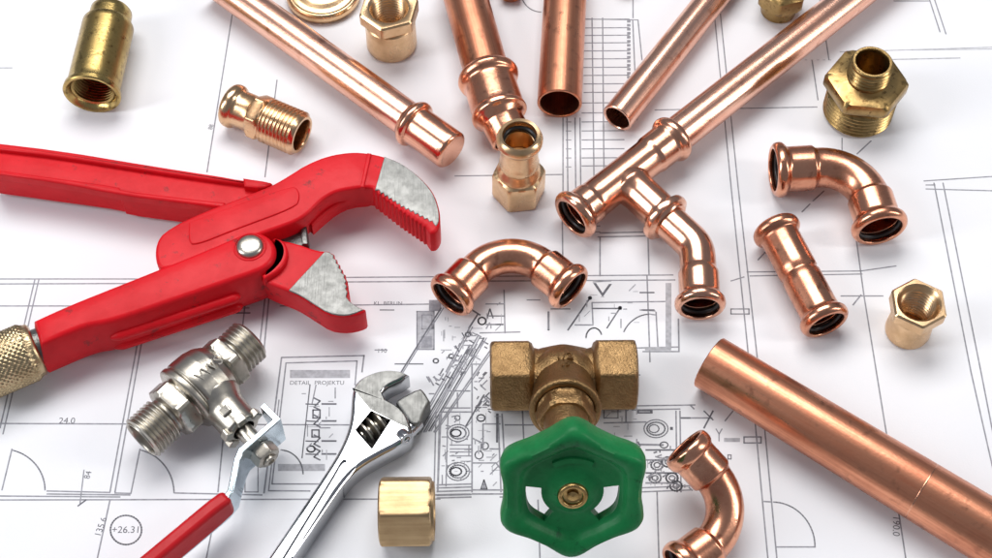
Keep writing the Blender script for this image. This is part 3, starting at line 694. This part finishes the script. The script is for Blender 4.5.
for i in range(len(prof_t)-1):
    for j in range(n):
        if i in (iT, iB) and inslot(j): continue
        k = (j+1) % n; m.face([i*n+j, i*n+k, (i+1)*n+k, (i+1)*n+j], [(j/n, i*.05), ((j+1)/n, i*.05), ((j+1)/n, i*.05+.05), (j/n, i*.05+.05)])
for j in range(n):
    if inslot(j):
        k = (j+1) % n
        m.face([iT*n+j, iT*n+k, (iB+1)*n+k, (iB+1)*n+j]); m.face([(iT+1)*n+k, (iT+1)*n+j, iB*n+j, iB*n+k])
        for q, e in ((j, not inslot((j-1) % n)), (k, not inslot(k))):
            if e: m.face([iT*n+q, (iT+1)*n+q, iB*n+q, (iB+1)*n+q])
hw = m.build('handwheel', M_grn, t, angle=50)
m = MB()   # raised arc on the wheel face
for k in range(15):
    a = R(58+k*64/14); 
for (ra, rb_, h0, h1, a0, a1) in ((10.6, 13.4, -.9, -.1, 60, 120),):
    b0 = len(m.v); K = 24
    for k in range(K+1):
        a = R(a0+(a1-a0)*k/K)
        for rr, hh in ((ra, h0), (ra+.5, h1), (rb_-.5, h1), (rb_, h0)): m.v.append(WC+uX*(rr*math.cos(a))+uY*(rr*math.sin(a))+ST*hh)
    for k in range(K):
        for q in range(3): m.face([b0+k*4+q, b0+k*4+q+1, b0+(k+1)*4+q+1, b0+(k+1)*4+q])
    m.face([b0, b0+3, b0+2, b0+1]); m.face([b0+K*4+q for q in range(4)])
m.build('raised_arc', M_grn, hw, base=Vector(t['_b']))
wpth = Path([WC, WC+ST*10])
m = MB(); sweep(m, wpth, rnd([(-9, 4.9), (1.6, 4.9), (2.5, 4.5), (2.6, 3.4), (1.2, 3.1), (1.2, .05)], .3), 48); sweep(m, wpth, [(1.0, 1.9, 'h', 1.95), (2.0, 1.7, 'h', 1.8), (2.2, .05)], 24)
m.build('stem_nut', M_brd, t)

# ------------------------------------------------------------------ ball valve with red lever
za = 12.8
A = G(141, 440, za); B = G(251.5, 339, za); d = (B-A).normalized()
t = thing('ball_valve', 'nickel plated ball valve with male threads both ends and a red sleeved lever', 'valve', G(196,390))
p = Path([A, B]); L = p.L
m = MB()
prof = [(10, 5.5), (.6, 6.4), (0, 6.8), (0, 7.3)]+thread(.4, 11.0, 8.3, 7.4, 1.5)+[(11.4, 7.0), (12.4, 7.0), (12.7, 8.6), (13.1, 9.4, 'h', 9.8), (13.7, 9.6, 'h', 99), (18.6, 9.6, 'h', 99), (19.4, 9.2, 'h', 9.9), (19.8, 9.6),
        (20.2, 11.9), (20.8, 12.7), (22.4, 12.7), (22.9, 12.0), (23.4, 11.8), (23.9, 12.5), (25.0, 12.6), (30, 12.4), (34, 11.4), (36.4, 9.9), (37.4, 8.6), (37.8, 8.9, 'h', 9.3), (38.4, 9.0, 'h', 99), (41.8, 9.0, 'h', 99), (42.4, 8.6, 'h', 9.2), (42.7, 7.2), (43.4, 7.0)]+thread(43.6, L-.4, 8.3, 7.4, 1.5)+[(L, 7.2), (L, 6.6), (L-.6, 6.2), (L-10, 5.5)]
sweep(m, p, rnd(prof, .25), 192, 2, R(26.25))
# stem housing
T0 = A + d*29; T1 = G(263, 452, 13.0); sd = (T1-T0).normalized(); stp = Path([T0, T0+sd*60])
sweep(m, stp, rnd([(0, 9.5), (9, 9), (12, 7.6), (14, 7.0), (23, 6.8), (23.8, 6.2), (24, 4.2)], .6), 64, 2)
bv = m.build('body', M_nic, t)
# text boss and lugs
side = sd.cross(Vector((0, 0, 1))).normalized()
m = MB()
for a0, s0 in ((165, 17.5), (150, 23.5), (85, 23.0), (215, 23.0), (280, 23.0)):
    _, tt, uu = stp.at(5); ww = tt.cross(uu); n_ = uu*math.cos(R(a0-150))+ww*math.sin(R(a0-150)); b_ = tt.cross(n_)
    o = T0+sd*s0+n_*6.4
    M = Matrix(((tt.x, b_.x, n_.x, o.x), (tt.y, b_.y, n_.y, o.y), (tt.z, b_.z, n_.z, o.z), (0, 0, 0, 1)))
    boxat(m, M, -1.6, 1.6, -1.9, 1.9, -1.5, 1.6)
soften(m.build('stop_lug', M_nic, t), .5)
m = MB(); nv = (Vector((0, 0, 1))*.92 + side*0).normalized(); nv = (nv - d*nv.dot(d)).normalized(); xv = d; yv = nv.cross(xv)
fw = (sd*.35+nv).normalized(); nv = (fw-d*fw.dot(d)).normalized(); yv = nv.cross(xv)
o = A+d*31+nv*12.45+yv*0.5
M = Matrix(((xv.x, yv.x, nv.x, o.x), (xv.y, yv.y, nv.y, o.y), (xv.z, yv.z, nv.z, o.z), (0, 0, 0, 1)))
text_into(m, 'VWS', 5.2, M, .35); m.build('cast_mark', M_nic, t)
m = MB(); sweep(m, stp, [(22, 3.2), (31.5, 3.0), (32, 2.6), (32, .05)], 32); m.build('stem', M_nic, t)
# lever: a strip standing on edge, bent twice, then the red sleeve
def strip(mb, pts, zt, zb, th, mi=0):
    P = [Vector((q.x, q.y, 0)) for q in pts]; n = len(P); b0 = len(mb.v)
    for i in range(n):
        e1 = (P[i]-P[i-1]).normalized() if i else (P[1]-P[0]).normalized(); e2 = (P[i+1]-P[i]).normalized() if i < n-1 else e1
        mvec = (e1+e2).normalized(); nn = Vector((-mvec.y, mvec.x, 0))*(th/2/max(.5, mvec.dot(e1)))
        a, b = (zt[i] if isinstance(zt, list) else zt), (zb[i] if isinstance(zb, list) else zb)
        for q, z in ((P[i]+nn, a), (P[i]-nn, a), (P[i]-nn, b), (P[i]+nn, b)): mb.v.append(Vector((q.x, q.y, z)))
    for i in range(n-1):
        for k in range(4): j = (k+1) % 4; mb.face([b0+i*4+k, b0+(i+1)*4+k, b0+(i+1)*4+j, b0+i*4+j], flat=True, mi=mi)
    mb.face([b0, b0+1, b0+2, b0+3], flat=True, mi=mi); mb.face([b0+(n-1)*4+k for k in (3, 2, 1, 0)], flat=True, mi=mi)
zt = 20.5
pts = [G(262,404,zt), G(277,419,zt), G(241,450,zt), G(237,459,zt), G(230,489,zt), G(222,500,zt), G(150,560,zt)]
m = MB(); strip(m, pts, [zt, zt, zt, zt, zt-1, zt-2, zt-2], [14, 5, 5, 5, 6, 7, 7], 2.2); soften(m.build('lever', M_zin, t), .5)
s_nut = (pts[1].lerp(pts[2], .45)-T0).dot(sd)
nc = pts[1].lerp(pts[2], .45)
m = MB(); sweep(m, stp, [(s_nut+1.2, 2), (s_nut+1.2, 4.0), (s_nut+1.5, 4.2, 'h', 4.5), (s_nut+2, 4.2, 'h', 99), (s_nut+5.4, 4.2, 'h', 99), (s_nut+6, 4.0, 'h', 4.3), (s_nut+6.3, 2.6), (s_nut+6, 2.4), (s_nut+7.2, 2.3), (s_nut+7.5, 1.2), (s_nut+6.4, .9), (s_nut+6.4, .05)], 192, 2, R(18.75)); m.build('lever_nut', M_nic, t)
m = MB(); a = G(227,493,zt); b = G(95,603,zt)
strip(m, [a, a.lerp(b, .12), a.lerp(b, .6), b], [19.6, 20.6, 20.6, 20.6], [9.4, 8.6, 8.6, 8.6], 5.4); soften(m.build('lever_sleeve', M_redv, t), 1.8, 4)

# ------------------------------------------------------------------ chrome adjustable wrench
zw = 11.0
t = thing('adjustable_wrench', 'chrome adjustable wrench lying left of the brass hex nut, jaws pointing up right', 'wrench', G(350,450))
pts = [(262,566,1),(330,465.5),(344,440),(350.5,419),(351.5,390),(357,380),(368,373),(384,368.5),(400,369.5),(409,374,1),(401,380,1),(389,385),(382.5,391.5,1),(386,398.5,1),(397,404),(408,416,1),(413,431,1),(410,437),(400,445),(379,455.5),(357,468.5),(339,489),(288,566,1)]
m = MB(); plate(m, outl(pts, zw, 2), zw, 1.5, 1.8)
wb = m.build('body', M_chr, t)
cut = MB(); plate(cut, outl([(355,430,1),(371,410.5,1),(391,420,1),(372,449.5,1)], zw, 0), zw+6, -2.0, .1); co = cut.build('cut', M_dst); boolean(wb, co)
# cut a long shallow panel into the handle
cut = MB(); plate(cut, outl([(281,560,1),(334,474),(342,459),(348,460),(341,478),(287,563,1)], zw, 2), zw+6, zw-1.3, .1); co = cut.build('cut', M_dst); boolean(wb, co)
cut = MB(); plate(cut, outl([(290.5,556,1),(340,484),(356,464.5),(358,465.5),(342,485),(293,556,1)], zw, 2), zw+6, zw-.9, .1); co = cut.build('cut', M_dst); boolean(wb, co)
for pl in wb.data.polygons: pl.use_smooth = True
wb.data.set_sharp_from_angle(angle=R(30)); wb.data.materials.clear(); wb.data.materials.append(M_chr)
# satin flat of the head
m = MB(); plate(m, outl([(353.5,391),(359,381.5),(369,375),(384,370.5),(399,371.5),(405,374,1),(399,378.5),(387,383.5),(380,391,1),(384,400,1),(396,406),(405,416),(409,428,1),(399,424,1),(370,409,1),(352.5,388,1)], zw, 2), zw+.06, zw-.5, .05); m.build('jaw_face', M_ste, t)
# worm screw
m = MB(); plate(m, outl([(353,430,1),(371,408.5,1),(393,420,1),(372,451.5,1)], 4, 0), 3.4, 2.4, .1); m.build('recess_shade', M_dst, t)  # dark backing plate added so the screw window looks shaded
c0 = G(360.5, 434, 8.0); c1 = G(381, 419.5+6, 8.0); wpx = Path([G(362,437,6.6), G(384,421.5,6.6)]); Lw = wpx.L
m = MB(); sweep(m, wpx, [(0, .05), (0, 2.4)]+thread(.2, Lw-.2, 4.9, 2.4, Lw/4.05)+[(Lw, 2.4), (Lw, .05)], 48, 2, 0, lambda s, th, r: 0); m.build('worm_screw', M_nic, t)
# moving jaw
m = MB(); plate(m, outl([(396,402,1),(398,399),(419.5,387.5),(424,391),(430,401,1),(424,411),(420,424),(412,424.5),(405,415),(400,408)], zw-1, 1), zw-1, 2, .9); m.build('moving_jaw', M_ste, t)
m = MB(); jp = Path([G(399.5,440.5,6), G(418,421,6)]); sweep(m, jp, rnd([(0, .05), (0, 2.8), (jp.L, 2.8), (jp.L, .05)], .5), 32)
sweep(m, Path([G(401,434,9.5), G(401,434,9.5)+Vector((2.6, -3.0, 1.2))]), rnd([(-1, .05), (0, 2.4), (3.6, 2.4), (3.6, 1.1), (2.6, .9), (2.6, .05)], .3), 32)
m.build('jaw_slide', M_chr, t)

# ------------------------------------------------------------------ red pipe wrench
t = thing('pipe_wrench', 'large red angled pipe wrench with grey toothed jaws and brass adjusting nut', 'wrench', G(180,230))
# far handle: channel with raised rims
m = MB(); plate(m, outl([(-12,142,1),(60,151),(150,166),(240,179),(272,183.5,1),(300,205,1),(225,209,1),(180,203),(120,195),(118,191),(60,183),(-12,173,1)], 16, 1), 16, 3, 1.2)
fh = m.build('far_handle', M_red, t)
m = MB(); plate(m, outl([(-12,141.5,1),(60,150),(150,165),(244,179.5),(246,183),(244,184.5),(150,171),(60,156.5),(-12,148,1)], 18, 1), 18, 14, .9)
plate(m, outl([(-12,168,1),(60,178),(118,186),(122,190),(180,197),(225,202,1),(225,207.5,1),(180,202),(120,194.5),(60,182.5),(-12,172.5,1)], 18, 1), 18, 14, .9)
plate(m, outl([(243,177.5,1),(270,181.5),(273,184),(262,188.5),(244,186,1)], 19, 1), 19, 14, .9)
m.build('rim', M_red, fh, base=Vector(t['_b']))
# dark link between the jaws
m = MB(); plate(m, outl([(262,226,1),(306,221,1),(309,246,1),(280,246,1)], 13, 0), 13, 5, .5); plate(m, outl([(300,222,1),(306,222,1),(308,244,1),(302,244,1)], 14.5, 0), 14.5, 5, .5); m.build('link', M_dst, t)
# upper jaw
Z1 = 21
inner = teeth((427,229), (399,210), 7, -1.6)+teeth((399,210), (370,187.5), 7, -1.6)
up = [(157,266),(154.5,252),(157,240),(164,231),(189,216.6),(253,192),(272,184.5),(290.6,173.5),(306,163.5),(328,154.5),(351,151),(368,152),(384,155.6),(401,162),(419,175),(433.7,191),(439.5,208),(440.5,222),(439,228),(435,233),(430,233,1)]+inner+[(369,187,1),(357,187.5),(336,191),(321,200),(309.5,212.5),(298,220.5),(272,230),(234,243),(189,261),(165,270)]
m = MB(); plate(m, outl(up, Z1, 2), Z1, 9, 1.3); uj = m.build('upper_jaw', M_red, t)
m = MB(); g_ = teeth((434,224), (401,207), 7, -2.2)+teeth((401,207), (376.5,190.5), 6, -2.2)
plate(m, outl([(384.5,156.5,1),(401,163),(418,175.5),(432.5,191.5),(438.3,208),(439.3,221),(436,226,1)]+g_+[(375,189.5,1)], Z1+.25, 2), Z1+.25, Z1-3, .25); m.build('steel_face', M_ste, uj, base=Vector(t['_b']))
m = MB(); plate(m, outl([(367,152.6,1),(371.5,153.2,1),(364,187,1),(360,187,1)], Z1+.7, 0), Z1+.7, Z1-1, .5); m.build('raised_step', M_red, uj, base=Vector(t['_b'])); m = MB()
plate(m, outl([(189,222,1),(290,185.5),(298,188),(300,198),(296,207),(236,229),(194,246),(188,240)], Z1+.5, 2), Z1+.5, Z1-1, .5)
m.build('raised_panel', M_red, uj, base=Vector(t['_b']))
m = MB(); plate(m, outl([(186,262,1),(232,241.5,1),(233,243.5,1),(187,264,1)], Z1+.4, 0), Z1+.4, Z1-1, .3); m.build('raised_edge', M_red, uj, base=Vector(t['_b'])); m = MB()
plate(m, outl([(321,207),(338,197),(357,192),(372,192.5),(372,197),(350,199),(335,206),(322,217),(312,226,1),(308,222,1)], 14, 1), 14, 8, .8)
m.build('lower_flange', M_red, uj, base=Vector(t['_b']))
# lower jaw
Z2 = 18
inner2 = teeth((331,252), (345,277), 5, 2.0)+teeth((345,277), (347.5,294), 3, 2.0)
lj = [(262,246,1),(272,238.5),(295,242),(317,250),(329,250.5,1)]+inner2+[(347,296,1),(350,301),(358,306),(365.5,309,1),(364,312),(353,315.5),(341,316.5),(328,314.5),(313,305),(300,296.5),(288.7,291),(275,286),(262,280,1)]
m = MB(); plate(m, outl(lj, Z2, 1), Z2, 6, 1.2); lo = m.build('lower_jaw', M_red, t)
m = MB(); plate(m, outl([(324.5,251.5,1),(330,252,1)]+teeth((330.5,253), (344,277.5), 5, 1.8)+teeth((344,277.5), (346,294), 3, 1.8)+[(346,296.5,1),(350,302),(358,307),(363.5,309.5,1),(352,314.3),(341,315.3),(328.5,313),(314,304),(301,295.5),(288.7,290,1)], Z2+.25, 1), Z2+.25, Z2-3, .25); m.build('steel_face', M_ste, lo, base=Vector(t['_b']))
m = MB()
for k in range(21): pass
arcpts = [(286+0, 243)]
ao = [(275,237.5,1),(284,240),(288.5,250),(286,262),(277,272),(264,279,1),(262,275,1),(272,268),(280,258.5),(281.5,249),(278,242.5),(271,240,1)]
plate(m, outl(ao, Z2+2.4, 2), Z2+2.4, Z2-2, 1.0); m.build('raised_arc', M_red, lo, base=Vector(t['_b']))
# near handle: rounded channel body
Z3 = 22.5
nh = [(34,320,1),(50,312.5),(73,302.5),(84,298),(157,269),(200,251.5),(233,237.5),(245,232),(259,231.5),(270,237),(275.5,247),(274,259),(265,268),(251,273.5,1),(180,298),(110,322),(85,325),(41,344,1)]
def loft(mb, tops, offs_):
    """stack of outlines: [(outline, z)] joined"""
    b0 = len(mb.v); n = len(tops[0][0])
    for P, z in tops:
        for q in P: mb.v.append(Vector((q.x, q.y, z)))
    for i in range(len(tops)-1):
        for j in range(n): k = (j+1) % n; mb.face([b0+i*n+j, b0+(i+1)*n+j, b0+(i+1)*n+k, b0+i*n+k], [(j*.02, i*.1), (j*.02, i*.1+.1), (j*.02+.02, i*.1+.1), (j*.02+.02, i*.1)])
    mb.face([b0+j for j in range(n)], flat=True); mb.face([b0+(len(tops)-1)*n+j for j in range(n)][::-1], flat=True)
P = outl(nh, Z3, 2); P = [Vector((p.x, p.y, 0)) for p in P]; ar = sum(P[i].x*P[(i+1) % len(P)].y-P[(i+1) % len(P)].x*P[i].y for i in range(len(P)))
if ar < 0: P = P[::-1]
m = MB(); rings = []
for dz, d_ in ((0, 1.6), (.25, .7), (.9, .15), (2, -.3), (9, -1.6), (13.5, -2.0), (17, -1.4), (19, .2), (20, 2.0)):
    rings.append((offs(P, d_)[0], Z3-dz))
loft(m, rings, None); nhd = m.build('near_handle', M_red, t, angle=50)
# ribs on its near flank
m = MB()
ea, eb_ = G(104,322.5,Z3), G(236,280,Z3); dd = (eb_-ea).normalized(); on = Vector((dd.y, -dd.x, 0)); on = on if on.y < 0 else -on
for k, zz in enumerate((14, 7.5)):
    a = ea+on*1.6; b = eb_+on*1.6; q = Path([Vector((a.x, a.y, zz)), Vector((b.x, b.y, zz))])
    sweep(m, q, rnd([(0, .05), (.6, 1.0), (3, 1.9), (q.L-2, 1.9), (q.L-.4, 1.0), (q.L, .05)], .8), 24, 4)
m.build('rib', M_red, nhd, base=Vector(t['_b']))
# rivet
rc_ = G(250, 247, Z3); rp2 = Path([rc_-Vector((0, 0, 1.5)), rc_+Vector((0, 0, 6))])
m = MB(); sweep(m, rp2, rnd([(0, 6), (1.7, 6), (1.9, 5.4), (1.4, 5.2), (1.4, 4.9)], .2), 48); m.build('rivet_seat', M_red, t)
m = MB(); sweep(m, rp2, rnd([(1, 4.9), (2.2, 4.8), (2.9, 4.2), (3.3, 3.0), (3.5, 1.4), (3.55, .05)], .6), 48); m.build('rivet', M_nic, t)
# knurled nut and dark spindle
ka = G(37.5, 348.5, 12.2); kb = G(-30, 377, 12.2); kp = Path([ka, kb]); Lk = kp.L
m = MB(); sweep(m, Path([G(49,344.3,12.2), ka]), [(0, 8.6), (3, 8.4), (60, 8.2)] if False else [(0, 7.0), (Path([G(49,344.3,12.2), ka]).L, 7.0)], 48); m.build('spindle', M_dst, t)
def knurl(s, th, r):
    if r < 9.9: return 0
    a = abs(math.sin(th*17+s*1.55)); b = abs(math.sin(th*17-s*1.55)); return -.65*(1-min(a, b)*1.0)**2
m = MB(); kprof = [(-.2, 8), (0, 8.8), (.6, 9.6), (1.6, 9.7), (2.6, 10.2), (3.2, 10.6)]+[(3.2+i*.42, 10.8) for i in range(1, int((Lk-4)/.42))]+[(Lk-.3, 10.2), (Lk, 9)]
sweep(m, kp, kprof, 216, 2, 0, knurl, True, True); m.build('knurled_nut', M_brk, t, angle=80)

for o in bpy.data.objects:
    if '_b' in o.keys(): del o['_b']
